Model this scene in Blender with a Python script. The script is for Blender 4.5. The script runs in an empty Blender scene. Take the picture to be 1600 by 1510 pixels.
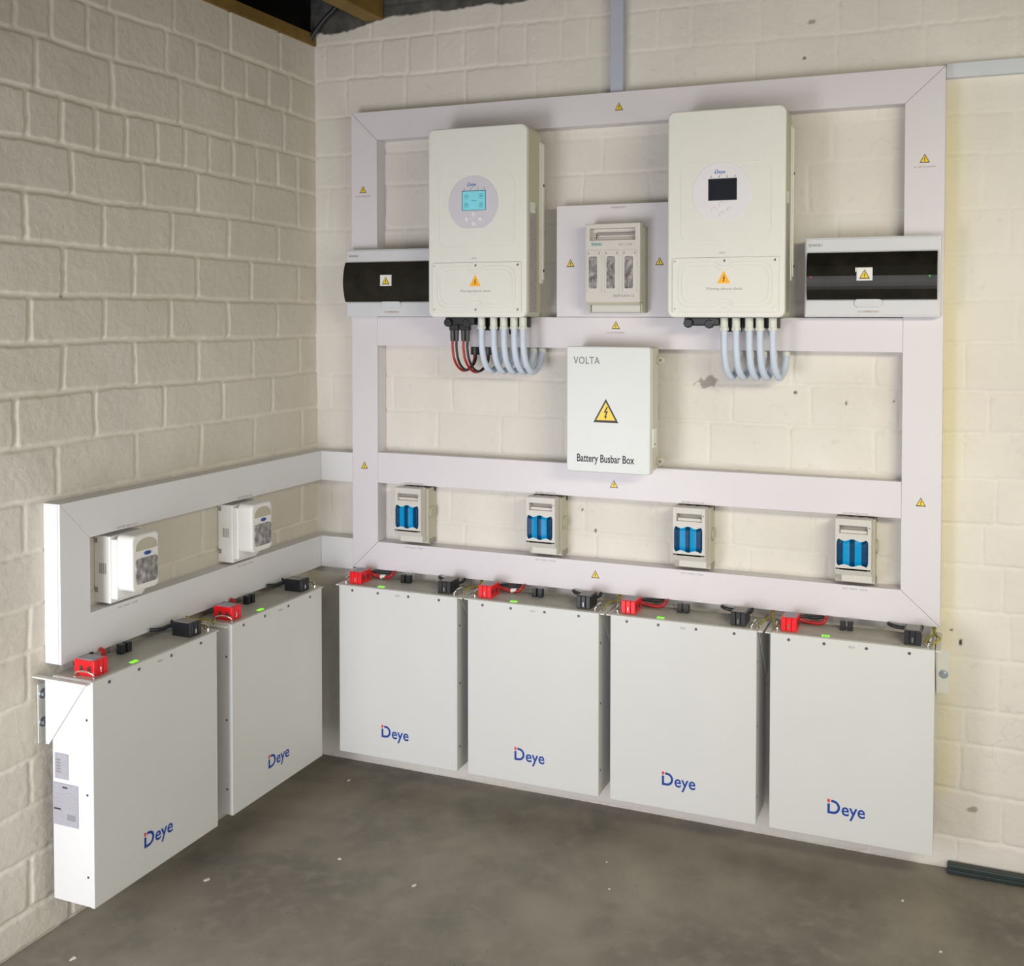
import bpy, bmesh, math, random
import numpy as np
from mathutils import Vector, Matrix

S = bpy.context.scene
C = S.collection
PI = math.pi

# ---------------------------------------------------------------- camera
cd = bpy.data.cameras.new('camera')
cam = bpy.data.objects.new('camera', cd); C.objects.link(cam)
def rot(rx, ry, rz):
    return Matrix.Rotation(rz, 3, 'Z') @ Matrix.Rotation(rx, 3, 'X') @ Matrix.Rotation(ry, 3, 'Y')
R_ = rot(-0.0251, -0.0018, 0.3644)
cm = Matrix((R_ @ Vector((1, 0, 0)), R_ @ Vector((0, 0, 1)), -(R_ @ Vector((0, 1, 0))))).transposed().to_4x4()
cm.translation = Vector((2.3356, -3.3028, 1.6891))
cam.matrix_world = cm
cd.sensor_fit = 'HORIZONTAL'; cd.sensor_width = 36
cd.lens = 1600.99 / 1600 * 36
cd.shift_x = (800 - 905.3) / 1600
cd.shift_y = (535.64 - 755) / 1600
cd.clip_start = 0.05
S.camera = cam

# ---------------------------------------------------------------- light
S.view_settings.view_transform = 'Standard'
S.view_settings.look = 'None'
S.view_settings.gamma = 1
S.view_settings.use_curve_mapping = False
S.view_settings.exposure = 0.0

W = bpy.data.worlds.new('room_light'); S.world = W
W.use_nodes = True
bg = W.node_tree.nodes['Background']
bg.inputs[0].default_value = (1.0, 0.93, 0.83, 1)
bg.inputs[1].default_value = 0.20

def area(name, loc, target, sx, sy, power, color, spread=180):
    ld = bpy.data.lights.new(name, 'AREA'); ld.shape = 'RECTANGLE'
    ld.size = sx; ld.size_y = sy; ld.energy = power; ld.color = color; ld.spread = math.radians(spread)
    o = bpy.data.objects.new(name, ld); C.objects.link(o)
    o.location = loc
    o.rotation_euler = (Vector(target) - Vector(loc)).to_track_quat('-Z', 'Y').to_euler()
    return o
# daylight through the open garage doorway behind the camera, and the sky above the yard
area('doorway_daylight', (1.9, -4.0, 0.95), (1.7, 0, 0.75), 3.4, 1.7, 21.5, (0.95, 0.955, 1.0), 125)
area('side_doorway_daylight', (0.30, -2.9, 0.75), (0.30, 0, 0.55), 0.8, 1.3, 27, (0.94, 0.95, 1.0), 150)
area('right_fill_light', (4.8, -2.4, 1.1), (0.0, -0.7, 0.9), 1.4, 1.4, 13, (1.0, 0.96, 0.86), 120)  # unseen fill lamp added on the right to lift the left-hand faces
area('strip_light', (3.3, -2.3, 2.2), (2.0, 0, 0.9), 1.1, 0.3, 16, (1.0, 0.93, 0.73), 115)

# ---------------------------------------------------------------- materials
def srgb(r, g, b):
    f = lambda c: (c / 255 / 12.92) if c / 255 <= 0.04045 else ((c / 255 + 0.055) / 1.055) ** 2.4
    return (f(r), f(g), f(b), 1)

def mat(name, col, rough=0.5, metal=0.0, var=0.05, scale=18, bump=0.0, bscale=300, coat=0.0, emit=0.0, spec=0.5):
    m = bpy.data.materials.new(name); m.use_nodes = True
    nt = m.node_tree; p = nt.nodes['Principled BSDF']
    p.inputs['Roughness'].default_value = rough
    p.inputs['Metallic'].default_value = metal
    p.inputs['Coat Weight'].default_value = coat
    p.inputs['Specular IOR Level'].default_value = spec
    tc = nt.nodes.new('ShaderNodeTexCoord')
    n = nt.nodes.new('ShaderNodeTexNoise'); n.inputs['Scale'].default_value = scale; n.inputs['Detail'].default_value = 4
    nt.links.new(tc.outputs['Object'], n.inputs['Vector'])
    r = nt.nodes.new('ShaderNodeValToRGB')
    r.color_ramp.elements[0].position = 0.3; r.color_ramp.elements[1].position = 0.7
    r.color_ramp.elements[0].color = tuple(c * (1 - var) for c in col[:3]) + (1,)
    r.color_ramp.elements[1].color = tuple(min(1, c * (1 + var)) for c in col[:3]) + (1,)
    nt.links.new(n.outputs['Fac'], r.inputs[0])
    nt.links.new(r.outputs[0], p.inputs['Base Color'])
    if bump:
        n2 = nt.nodes.new('ShaderNodeTexNoise'); n2.inputs['Scale'].default_value = bscale
        b = nt.nodes.new('ShaderNodeBump'); b.inputs['Strength'].default_value = bump; b.inputs['Distance'].default_value = 0.001
        nt.links.new(tc.outputs['Object'], n2.inputs['Vector'])
        nt.links.new(n2.outputs['Fac'], b.inputs['Height']); nt.links.new(b.outputs[0], p.inputs['Normal'])
    if emit:
        nt.links.new(r.outputs[0], p.inputs['Emission Color'])
        p.inputs['Emission Strength'].default_value = emit
    return m

M = dict(
    trunk=mat('lavender_white_plastic', (0.66, 0.63, 0.665, 1), 0.4, var=0.015, scale=4),
    trunk_left=mat('grey_white_plastic', (0.66, 0.66, 0.67, 1), 0.4, var=0.015, scale=4),
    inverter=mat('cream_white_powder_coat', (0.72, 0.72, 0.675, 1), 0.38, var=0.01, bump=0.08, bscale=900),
    inverter_side_shade=mat('shaded_cream_powder_coat', (0.46, 0.46, 0.33, 1), 0.45, var=0.02, bump=0.08, bscale=900),  # olive shade of the housing sides painted into the coat colour
    battery=mat('off_white_powder_coat', (0.62, 0.625, 0.615, 1), 0.36, var=0.012, scale=5, bump=0.05, bscale=900),
    battery_top_shade=mat('shaded_battery_top', (0.42, 0.41, 0.36, 1), 0.5, var=0.1, scale=12),  # shade on the battery tops painted in as a greyer colour
    bracket=mat('white_bracket_paint', (0.66, 0.66, 0.62, 1), 0.4, var=0.03),
    box=mat('light_grey_box_plastic', (0.66, 0.68, 0.68, 1), 0.4, var=0.01),
    box_body=mat('beige_box_plastic', (0.60, 0.59, 0.50, 1), 0.5, var=0.02),
    unit=mat('pale_grey_plastic', (0.60, 0.61, 0.64, 1), 0.35, var=0.01),
    switch=mat('warm_grey_plastic', (0.58, 0.56, 0.52, 1), 0.4, var=0.02),
    switch_base_shade=mat('shaded_base_plastic', (0.50, 0.48, 0.39, 1), 0.5, var=0.03),  # side shade of the isolator base painted into its colour
    switch_side_shade=mat('shaded_side_plastic', (0.45, 0.43, 0.33, 1), 0.5, var=0.03),  # shaded copy of the switch plastic for sides, undersides and grips
    switch_white=mat('bright_white_plastic', (0.76, 0.76, 0.73, 1), 0.3, var=0.01),
    switch_dark=mat('shadow_grey_plastic', (0.28, 0.26, 0.24, 1), 0.5, var=0.1),
    slot=mat('dark_slot', (0.05, 0.045, 0.04, 1), 0.6),
    blue=mat('translucent_blue_plastic', srgb(0, 140, 198), 0.3, var=0.05, scale=60, spec=0.15),
    blue_dark=mat('deep_blue_plastic', srgb(0, 58, 96), 0.3, var=0.25, scale=90, spec=0.15),
    black=mat('black_plastic', (0.012, 0.013, 0.016, 1), 0.35, var=0.2),
    black_rubber=mat('black_cable', (0.014, 0.016, 0.02, 1), 0.45, var=0.2),
    red=mat('red_plastic', srgb(232, 20, 30), 0.3, var=0.08, scale=60),
    red_cable=mat('red_cable', srgb(168, 24, 22), 0.4, var=0.08),
    smoke=mat('smoked_cover', (0.012, 0.011, 0.008, 1), 0.10, var=0.4, scale=14, spec=0.35),
    hose=mat('blue_grey_conduit', srgb(196, 208, 224), 0.45, var=0.03),
    gland=mat('ivory_gland', srgb(208, 210, 202), 0.4, var=0.03),
    duct=mat('blue_grey_duct', (0.44, 0.47, 0.56, 1), 0.45, var=0.02),
    duct_pale=mat('pale_grey_duct', (0.58, 0.62, 0.66, 1), 0.45, var=0.02),
    yellow=mat('warning_yellow', srgb(238, 204, 20), 0.4, var=0.02),
    orange=mat('warning_orange', srgb(250, 178, 10), 0.4, var=0.02),
    ink=mat('black_ink', (0.02, 0.02, 0.025, 1), 0.5, var=0.05),
    ink_grey=mat('grey_ink', (0.22, 0.22, 0.22, 1), 0.5, var=0.05),
    ink_pale=mat('faint_ink', (0.34, 0.32, 0.31, 1), 0.5, var=0.05),
    ink_brown=mat('brown_ink', (0.30, 0.16, 0.10, 1), 0.5, var=0.05),
    ink_teal=mat('teal_ink', srgb(70, 140, 150), 0.5, var=0.05),
    ink_blue=mat('blue_ink', srgb(10, 62, 152), 0.4, var=0.03),
    ink_sky=mat('sky_blue_ink', srgb(20, 105, 180), 0.4, var=0.03),
    ink_red=mat('red_ink', srgb(226, 50, 40), 0.4, var=0.03),
    paper=mat('white_paper', (0.72, 0.72, 0.70, 1), 0.5, var=0.02),
    paper_grey=mat('grey_label', (0.33, 0.33, 0.37, 1), 0.5, var=0.05, scale=80),
    label_dark=mat('grey_specification_label', (0.34, 0.32, 0.31, 1), 0.5, var=0.2, scale=130),
    display=mat('lilac_display_panel', (0.60, 0.58, 0.64, 1), 0.3, var=0.01),
    display_pale=mat('pale_display_panel', (0.74, 0.72, 0.76, 1), 0.3, var=0.01),
    screen_on=mat('lit_cyan_screen', srgb(118, 196, 210), 0.3, var=0.03, emit=0.22),
    screen_off=mat('dark_screen', (0.012, 0.014, 0.022, 1), 0.2, var=0.15),
    bezel=mat('blue_screen_bezel', srgb(52, 92, 125), 0.35, var=0.05),
    chrome=mat('chrome', (0.75, 0.74, 0.72, 1), 0.15, metal=1.0, var=0.03),
    steel=mat('galvanised_bolt', (0.45, 0.5, 0.55, 1), 0.35, metal=0.9, var=0.15, scale=90),
    screw=mat('dark_screw', (0.09, 0.09, 0.12, 1), 0.4, metal=0.4, var=0.1),
    led=mat('green_light', srgb(120, 240, 20), 0.4, var=0.02, emit=1.0),
    led_green=mat('small_green_light', srgb(30, 190, 70), 0.4, var=0.02, emit=0.8),
    led_red=mat('small_red_light', srgb(190, 50, 80), 0.4, var=0.02, emit=0.5),
    earth=mat('green_yellow_wire', srgb(150, 140, 30), 0.45, var=0.35, scale=60),
    timber=mat('ochre_timber', srgb(118, 94, 38), 0.7, var=0.25, scale=9, bump=0.3, bscale=60),
    roof=mat('dark_roof_sheet', (0.012, 0.012, 0.011, 1), 0.8, var=0.3),
    pipe=mat('dark_green_bar', (0.018, 0.028, 0.028, 1), 0.45, var=0.2),
    flake=mat('white_paint_flake', (0.7, 0.68, 0.62, 1), 0.6, var=0.05),
)

# clear window over switch parts: busy grey look of fuses under a clear lid
def fuse_window_material():
    m = bpy.data.materials.new('clear_window_over_fuses'); m.use_nodes = True
    nt = m.node_tree; p = nt.nodes['Principled BSDF']
    p.inputs['Roughness'].default_value = 0.12; p.inputs['Coat Weight'].default_value = 0.5
    tc = nt.nodes.new('ShaderNodeTexCoord')
    mp = nt.nodes.new('ShaderNodeMapping'); mp.inputs['Scale'].default_value = (1, 1, 0.6)
    n = nt.nodes.new('ShaderNodeTexNoise'); n.inputs['Scale'].default_value = 75; n.inputs['Detail'].default_value = 3
    r = nt.nodes.new('ShaderNodeValToRGB')
    e = r.color_ramp.elements
    e[0].position = 0.34; e[0].color = (0.12, 0.11, 0.11, 1)
    e[1].position = 0.66; e[1].color = (0.42, 0.40, 0.42, 1)
    a = e.new(0.52); a.color = (0.25, 0.24, 0.24, 1)
    nt.links.new(tc.outputs['Object'], mp.inputs[0]); nt.links.new(mp.outputs[0], n.inputs['Vector'])
    nt.links.new(n.outputs['Fac'], r.inputs[0]); nt.links.new(r.outputs[0], p.inputs['Base Color'])
    return m
M['fuse'] = fuse_window_material()

# ---------------------------------------------------------------- mesh helpers
class MB:
    """collects shapes in one bmesh with several materials"""
    def __init__(s):
        s.bm = bmesh.new(); s.mats = []
    def _mi(s, m):
        if m not in s.mats: s.mats.append(m)
        return s.mats.index(m)
    def _join(s, b, m, smooth=False):
        i = s._mi(m)
        for f in b.faces: f.material_index = i; f.smooth = smooth
        bmesh.ops.recalc_face_normals(b, faces=b.faces)
        me = bpy.data.meshes.new('tmp'); b.to_mesh(me); b.free()
        s.bm.from_mesh(me); bpy.data.meshes.remove(me)
    def box(s, x0, x1, y0, y1, z0, z1, m, bev=0.0, seg=2):
        b = bmesh.new()
        bmesh.ops.create_cube(b, size=1)
        for v in b.verts:
            v.co = Vector(((x0 + x1) / 2 + v.co.x * abs(x1 - x0), (y0 + y1) / 2 + v.co.y * abs(y1 - y0), (z0 + z1) / 2 + v.co.z * abs(z1 - z0)))
        if bev: bmesh.ops.bevel(b, geom=b.edges[:], offset=bev, segments=seg, profile=0.5, affect='EDGES')
        s._join(b, m)
    def prism(s, pts, axis, a, c, m, bev=0.0, seg=2, smooth=False):
        """pts 2-D outline; axis y: pts=(x,z); axis x: pts=(y,z); axis z: pts=(x,y)"""
        b = bmesh.new()
        def co(p, t):
            return {'y': (p[0], t, p[1]), 'x': (t, p[0], p[1]), 'z': (p[0], p[1], t)}[axis]
        A = [b.verts.new(co(p, a)) for p in pts]; B = [b.verts.new(co(p, c)) for p in pts]
        fa = b.faces.new(A); fb = b.faces.new(B[::-1])
        n = len(pts)
        for i in range(n):
            b.faces.new((A[i], B[i], B[(i + 1) % n], A[(i + 1) % n]))
        bmesh.ops.recalc_face_normals(b, faces=b.faces)
        if bev:
            es = list(set(fa.edges[:]) | set(fb.edges[:]))
            bmesh.ops.bevel(b, geom=es, offset=bev, segments=seg, profile=0.5, affect='EDGES')
        s._join(b, m, smooth)
    def rrect(s, x0, x1, z0, z1, r, y0, y1, m, bev=0.0, seg=3, n=6):
        s.prism(rr(x0, x1, z0, z1, r, n), 'y', y0, y1, m, bev, seg)
    def ring(s, outer, inner, y0, y1, m):
        b = bmesh.new(); n = len(outer)
        O0 = [b.verts.new((p[0], y0, p[1])) for p in outer]; O1 = [b.verts.new((p[0], y1, p[1])) for p in outer]
        I0 = [b.verts.new((p[0], y0, p[1])) for p in inner]; I1 = [b.verts.new((p[0], y1, p[1])) for p in inner]
        for i in range(n):
            j = (i + 1) % n
            b.faces.new((O1[i], O1[j], I1[j], I1[i])); b.faces.new((O0[i], I0[i], I0[j], O0[j]))
            b.faces.new((O0[i], O0[j], O1[j], O1[i])); b.faces.new((I0[i], I1[i], I1[j], I0[j]))
        s._join(b, m)
    def cyl(s, c, axis, r, h, m, n=20, r2=None, bev=0.0):
        """c = start centre; axis vector; h length"""
        b = bmesh.new()
        bmesh.ops.create_cone(b, cap_ends=True, segments=n, radius1=r, radius2=r if r2 is None else r2, depth=h)
        q = Vector((0, 0, 1)).rotation_difference(Vector(axis).normalized()).to_matrix().to_4x4()
        bmesh.ops.translate(b, verts=b.verts, vec=(0, 0, h / 2))
        bmesh.ops.transform(b, matrix=Matrix.Translation(c) @ q, verts=b.verts)
        if bev:
            es = [e for e in b.edges if len(e.link_faces) == 2 and any(len(f.verts) > 4 for f in e.link_faces)]
            bmesh.ops.bevel(b, geom=es, offset=bev, segments=2, profile=0.5, affect='EDGES')
        s._join(b, m)
    def ball(s, c, r, m, sc=(1, 1, 1)):
        b = bmesh.new(); bmesh.ops.create_uvsphere(b, u_segments=16, v_segments=10, radius=r)
        for v in b.verts: v.co = Vector((v.co.x * sc[0] + c[0], v.co.y * sc[1] + c[1], v.co.z * sc[2] + c[2]))
        s._join(b, m, True)
    def tube(s, pts, r, m, n=12, sub=8, ribs=0.0):
        P = spline(pts, sub)
        b = bmesh.new(); rings = []
        up = Vector((0.13, 0.2, 1)).normalized()
        prev = None
        for i, p in enumerate(P):
            t = (P[min(i + 1, len(P) - 1)] - P[max(i - 1, 0)]).normalized()
            if prev is None:
                a = t.cross(up)
                if a.length < 1e-3: a = t.cross(Vector((1, 0, 0)))
            else:
                a = prev - t * prev.dot(t)
            a.normalize(); prev = a
            c = t.cross(a)
            rad = r * (1 + (ribs if i % 2 else 0))
            rings.append([b.verts.new(p + (a * math.cos(2 * PI * k / n) + c * math.sin(2 * PI * k / n)) * rad) for k in range(n)])
        for i in range(len(rings) - 1):
            for k in range(n):
                b.faces.new((rings[i][k], rings[i][(k + 1) % n], rings[i + 1][(k + 1) % n], rings[i + 1][k]))
        b.faces.new(rings[0][::-1]); b.faces.new(rings[-1])
        s._join(b, m, True)
    def text(s, txt, x, z, y, size, m, bold=0.0, align='LEFT', shear=0.0, wid=None, spacing=1.0, flip=None):
        cu = bpy.data.curves.new('t', 'FONT'); cu.body = txt; cu.size = size; cu.offset = bold
        cu.align_x = align; cu.shear = shear; cu.resolution_u = 3; cu.space_character = spacing
        o = bpy.data.objects.new('t', cu); C.objects.link(o)
        dg = bpy.context.evaluated_depsgraph_get()
        me = bpy.data.meshes.new_from_object(o.evaluated_get(dg))
        bpy.data.objects.remove(o); bpy.data.curves.remove(cu)
        b = bmesh.new(); b.from_mesh(me); bpy.data.meshes.remove(me)
        if wid and b.verts:
            xs = [v.co.x for v in b.verts]; k = wid / (max(xs) - min(xs))
            for v in b.verts: v.co.x *= k
        r = bmesh.ops.extrude_face_region(b, geom=b.faces[:])
        vs = [g for g in r['geom'] if isinstance(g, bmesh.types.BMVert)]
        for v in vs: v.co.z += 0.0004
        for v in b.verts:
            c = v.co.copy()
            if flip: v.co = Vector(flip(c.x, c.y, c.z))
            else: v.co = Vector((x + c.x, y - c.z, z + c.y))
        s._join(b, m)
    def build(s, name, parent=None, label=None, off=None, smooth_angle=None):
        me = bpy.data.meshes.new(name)
        if off is not None: bmesh.ops.translate(s.bm, verts=s.bm.verts, vec=-Vector(off))
        s.bm.to_mesh(me); s.bm.free()
        for m in s.mats: me.materials.append(M[m] if isinstance(m, str) else m)
        o = bpy.data.objects.new(name, me); C.objects.link(o)
        if parent: o.parent = parent
        if label: o['label'] = label
        return o

def rr(x0, x1, z0, z1, r, n=6):
    if r <= 0: return [(x0, z0), (x1, z0), (x1, z1), (x0, z1)]
    P = []
    for cx, cz, a in ((x1 - r, z0 + r, -PI / 2), (x1 - r, z1 - r, 0), (x0 + r, z1 - r, PI / 2), (x0 + r, z0 + r, PI)):
        for k in range(n + 1):
            t = a + k * PI / 2 / n
            P.append((cx + r * math.cos(t), cz + r * math.sin(t)))
    return P

def spline(pts, sub):
    P = [Vector(p) for p in pts]
    if len(P) < 3: return P
    Q = [P[0] * 2 - P[1]] + P + [P[-1] * 2 - P[-2]]
    out = []
    for i in range(1, len(Q) - 2):
        a, b, c, d = Q[i - 1:i + 3]
        for k in range(sub):
            t = k / sub
            out.append(0.5 * ((2 * b) + (c - a) * t + (2 * a - 5 * b + 4 * c - d) * t * t + (3 * b - a - 3 * c + d) * t ** 3))
    out.append(P[-1]); return out

def thing(name, label, cat, loc=(0, 0, 0), rz=0.0, group=None):
    o = bpy.data.objects.new(name, None); C.objects.link(o)
    o.location = loc; o.rotation_euler = (0, 0, rz); o.empty_display_size = 0.05
    return tag(o, label, cat, group)
def tag(o, label, cat, group=None):
    o['label'] = label; o['category'] = cat
    if group: o['group'] = group
    return o
def struct(o):
    o['kind'] = 'structure'; return o
def copy_tree(o, parent=None):
    c = o.copy(); C.objects.link(c)
    if parent: c.parent = parent
    for ch in [k for k in o.children]: copy_tree(ch, c)
    return c

def warn(mb, x, z, y, s, fill='yellow', bolt=True):
    """triangular hazard sign, s = width, (x, z) = centre"""
    h = s * 0.9
    def tri(k, dz=0): return [(x - s / 2 * k, z - h / 2 * k + dz), (x + s / 2 * k, z - h / 2 * k + dz), (x, z + h / 2 * k + dz)]
    mb.prism(tri(1), 'y', y, y - 0.0006, 'ink')
    mb.prism(tri(0.76, -h * 0.02), 'y', y - 0.0006, y - 0.0009, fill)
    if bolt:
        q = s * 0.30
        pts = [(0.12, 0.75), (-0.28, -0.02), (0.02, 0.04), (-0.12, -0.45), (-0.22, -0.42), (-0.02, -0.85), (0.16, -0.38), (0.04, -0.42), (0.30, 0.22), (0.0, 0.16), (0.30, 0.72)]
        mb.prism([(x + a * q, z - h * 0.08 + b * q) for a, b in pts], 'y', y - 0.0009, y - 0.0012, 'ink')

# ---------------------------------------------------------------- brick walls
def vnoise(U, V, scale, seed):
    rs = np.random.RandomState(seed)
    G = rs.rand(260, 260)
    a = (U * scale) % 256; b = (V * scale) % 256
    i = np.floor(a).astype(int); j = np.floor(b).astype(int)
    fa = a - i; fb = b - j
    fa = fa * fa * (3 - 2 * fa); fb = fb * fb * (3 - 2 * fb)
    return (G[i, j] * (1 - fa) + G[i + 1, j] * fa) * (1 - fb) + (G[i, j + 1] * (1 - fa) + G[i + 1, j + 1] * fa) * fb - 0.5
def sst(a, b, x):
    t = np.clip((x - a) / (b - a), 0, 1); return t * t * (3 - 2 * t)

def brick_wall(name, u0, u1, z0, z1, step, rows, joints, depth, amp, seed, place, marks, material, wid=1.0):
    us = np.arange(u0, u1 + step / 2, step); zs = np.arange(z0, z1 + step / 2, step)
    U, Z = np.meshgrid(us, zs)
    n = lambda sc, sd: vnoise(U + 9, Z + 7, sc, seed + sd)
    Uw = U + n(6, 1) * 0.010 + n(45, 2) * 0.004
    Zw = Z + n(4, 3) * 0.010 + n(45, 4) * 0.004
    rows = sorted(rows)
    edges = np.array(rows)
    dz = np.min(np.abs(Zw[..., None] - edges), axis=-1)
    ci = np.searchsorted(edges, Zw)
    du = np.full(U.shape, 9.0); bi = np.zeros(U.shape)
    rs = np.random.RandomState(seed)
    tone = np.zeros(U.shape); lift = np.zeros(U.shape)
    for c in range(len(edges) + 1):
        mk = ci == c
        if not mk.any(): continue
        J = np.array(sorted(joints(c)))
        uu = Uw[mk]
        du[mk] = np.min(np.abs(uu[:, None] - J), axis=1)
        idx = np.searchsorted(J, uu)
        rv = rs.rand(len(J) + 2); rl = rs.rand(len(J) + 2)
        tone[mk] = rv[idx]; lift[mk] = rl[idx] - 0.5
    w = 0.0028 + 0.0022 * n(15, 5)
    w2 = (0.0085 + 0.003 * n(6, 15)) * wid
    # rounded brick corners
    k = 0.006
    a = np.clip(w2 + k - du, 0, None); b = np.clip(w2 + k - dz, 0, None)
    d = np.maximum(w2 + k - np.sqrt(a * a + b * b), 0)
    groove = 1 - sst(w, w2, d)
    fill = 1 - 0.55 * sst(0.05, 0.35, n(2.3, 6) + 0.15)
    H = -depth * groove * (1 - 0.62 * sst(-0.1, 0.35, n(1.7, 6)) if name == 'wall_back' else fill) + amp * lift * (1 - groove) * 0.5 + n(3, 7) * amp * 1.4 + n(14, 8) * amp * 0.35 + n(60, 9) * amp * 0.16
    mort = groove
    stain = np.zeros(U.shape); hole = np.zeros(U.shape)
    for (mu, mz, ru, rz_, kind) in marks:
        q = np.sqrt(((U - mu) / ru) ** 2 + ((Z - mz) / rz_) ** 2) + n(60, 11) * 0.9 + n(120, 12) * 0.5
        if kind == 'hole':
            h = 1 - sst(0.6, 1.1, q); hole = np.maximum(hole, h); H -= 0.004 * h
        else:
            stain = np.maximum(stain, 1 - sst(0.85, 1.0, q))
    bare = np.zeros(U.shape)
    if kind_top.get(name) is not None:
        zt = kind_top[name](U) + n(14, 13) * 0.014 + n(70, 14) * 0.006
        bare = sst(-0.003, 0.003, Z - zt)
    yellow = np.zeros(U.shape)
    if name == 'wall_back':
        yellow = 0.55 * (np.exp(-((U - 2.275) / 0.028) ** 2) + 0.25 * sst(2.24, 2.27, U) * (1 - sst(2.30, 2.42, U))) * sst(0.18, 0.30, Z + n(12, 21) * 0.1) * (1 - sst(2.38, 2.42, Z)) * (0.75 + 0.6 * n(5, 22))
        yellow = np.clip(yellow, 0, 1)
    nx, nz = len(us), len(zs)
    co = np.stack(place(U, Z, H), axis=-1).reshape(-1, 3)
    me = bpy.data.meshes.new(name)
    me.vertices.add(nx * nz); me.vertices.foreach_set('co', co.astype(np.float32).ravel())
    I = np.arange(nx * nz).reshape(nz, nx)
    F = np.stack([I[:-1, :-1], I[:-1, 1:], I[1:, 1:], I[1:, :-1]], axis=-1).reshape(-1, 4)
    me.loops.add(F.size); me.loops.foreach_set('vertex_index', F.ravel().astype(np.int32))
    me.polygons.add(len(F))
    me.polygons.foreach_set('loop_start', np.arange(0, F.size, 4, dtype=np.int32))
    me.polygons.foreach_set('use_smooth', np.ones(len(F), dtype=bool))
    me.update(calc_edges=True)
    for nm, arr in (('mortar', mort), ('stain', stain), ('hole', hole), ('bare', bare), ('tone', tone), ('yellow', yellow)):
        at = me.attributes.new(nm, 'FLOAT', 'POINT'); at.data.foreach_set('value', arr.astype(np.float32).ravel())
    me.materials.append(material)
    o = bpy.data.objects.new(name, me); C.objects.link(o)
    return struct(o)

def wall_material(name, c_dark, c_light, c_joint, joint_mix, patch, patch_amt):
    m = bpy.data.materials.new(name); m.use_nodes = True
    nt = m.node_tree; N = nt.nodes.new; L = nt.links.new
    p = nt.nodes['Principled BSDF']; p.inputs['Roughness'].default_value = 0.62
    p.inputs['Specular IOR Level'].default_value = 0.3
    tc = N('ShaderNodeTexCoord')
    def noise(sc, det=5, dist=0.0):
        n = N('ShaderNodeTexNoise'); n.inputs['Scale'].default_value = sc; n.inputs['Detail'].default_value = det
        n.inputs['Distortion'].default_value = dist; L(tc.outputs['Object'], n.inputs['Vector']); return n.outputs['Fac']
    def attr(a):
        n = N('ShaderNodeAttribute'); n.attribute_name = a; return n.outputs['Fac']
    def mix(f, a, b):
        n = N('ShaderNodeMix'); n.data_type = 'RGBA'
        if isinstance(f, float): n.inputs[0].default_value = f
        else: L(f, n.inputs[0])
        for s, v in ((6, a), (7, b)):
            if isinstance(v, tuple): n.inputs[s].default_value = v
            else: L(v, n.inputs[s])
        return n.outputs[2]
    def rng(v, a, b, c=0.0, d=1.0):
        n = N('ShaderNodeMapRange'); L(v, n.inputs[0])
        for i, q in enumerate((a, b, c, d)): n.inputs[i + 1].default_value = q
        return n.outputs[0]
    def mul(a, k):
        n = N('ShaderNodeMath'); n.operation = 'MULTIPLY'; L(a, n.inputs[0])
        if isinstance(k, float): n.inputs[1].default_value = k
        else: L(k, n.inputs[1])
        return n.outputs[0]
    base = mix(rng(noise(3.0), 0.3, 0.7), c_dark, c_light)
    base = mix(mul(attr('tone'), 0.35), base, c_dark)
    base = mix(mul(rng(noise(1.3, 3, 0.5), 0.45, 0.7), patch_amt), base, patch)
    base = mix(mul(rng(noise(26, 6), 0.62, 0.78), 0.35), base, tuple(c * 0.72 for c in c_dark[:3]) + (1,))
    base = mix(mul(mul(attr('mortar'), rng(noise(7, 4), 0.3, 0.65, 0.35, 1.0)), joint_mix), base, c_joint)
    vo = N('ShaderNodeTexVoronoi'); vo.feature = 'DISTANCE_TO_EDGE'; vo.inputs['Scale'].default_value = 3.4
    wn = N('ShaderNodeTexNoise'); wn.inputs['Scale'].default_value = 7; wn.inputs['Detail'].default_value = 6; L(tc.outputs['Object'], wn.inputs['Vector'])
    wm = N('ShaderNodeVectorMath'); wm.operation = 'MULTIPLY_ADD'; L(wn.outputs['Color'], wm.inputs[0]); wm.inputs[1].default_value = (0.35, 0.35, 0.35); L(tc.outputs['Object'], wm.inputs[2])
    L(wm.outputs[0], vo.inputs['Vector'])
    crack = mul(rng(vo.outputs['Distance'], 0.0, 0.009, 1.0, 0.0), rng(noise(2.6, 4), 0.54, 0.68, 0.0, 0.26))
    base = mix(crack, base, (0.30, 0.24, 0.17, 1))
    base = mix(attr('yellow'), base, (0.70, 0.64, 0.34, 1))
    base = mix(attr('stain'), base, (0.36, 0.32, 0.29, 1))
    base = mix(attr('hole'), base, (0.05, 0.045, 0.04, 1))
    bare = mix(rng(noise(14, 6), 0.35, 0.7), (0.055, 0.055, 0.05, 1), (0.13, 0.125, 0.115, 1))
    base = mix(attr('bare'), base, bare)
    L(base, p.inputs['Base Color'])
    b = N('ShaderNodeBump'); b.inputs['Strength'].default_value = 0.5; b.inputs['Distance'].default_value = 0.004
    L(noise(38, 9, 0.6), b.inputs['Height'])
    b2 = N('ShaderNodeBump'); b2.inputs['Strength'].default_value = 0.25; b2.inputs['Distance'].default_value = 0.0015
    L(noise(240, 4), b2.inputs['Height']); L(b.outputs[0], b2.inputs['Normal'])
    L(b2.outputs[0], p.inputs['Normal'])
    return m

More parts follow.
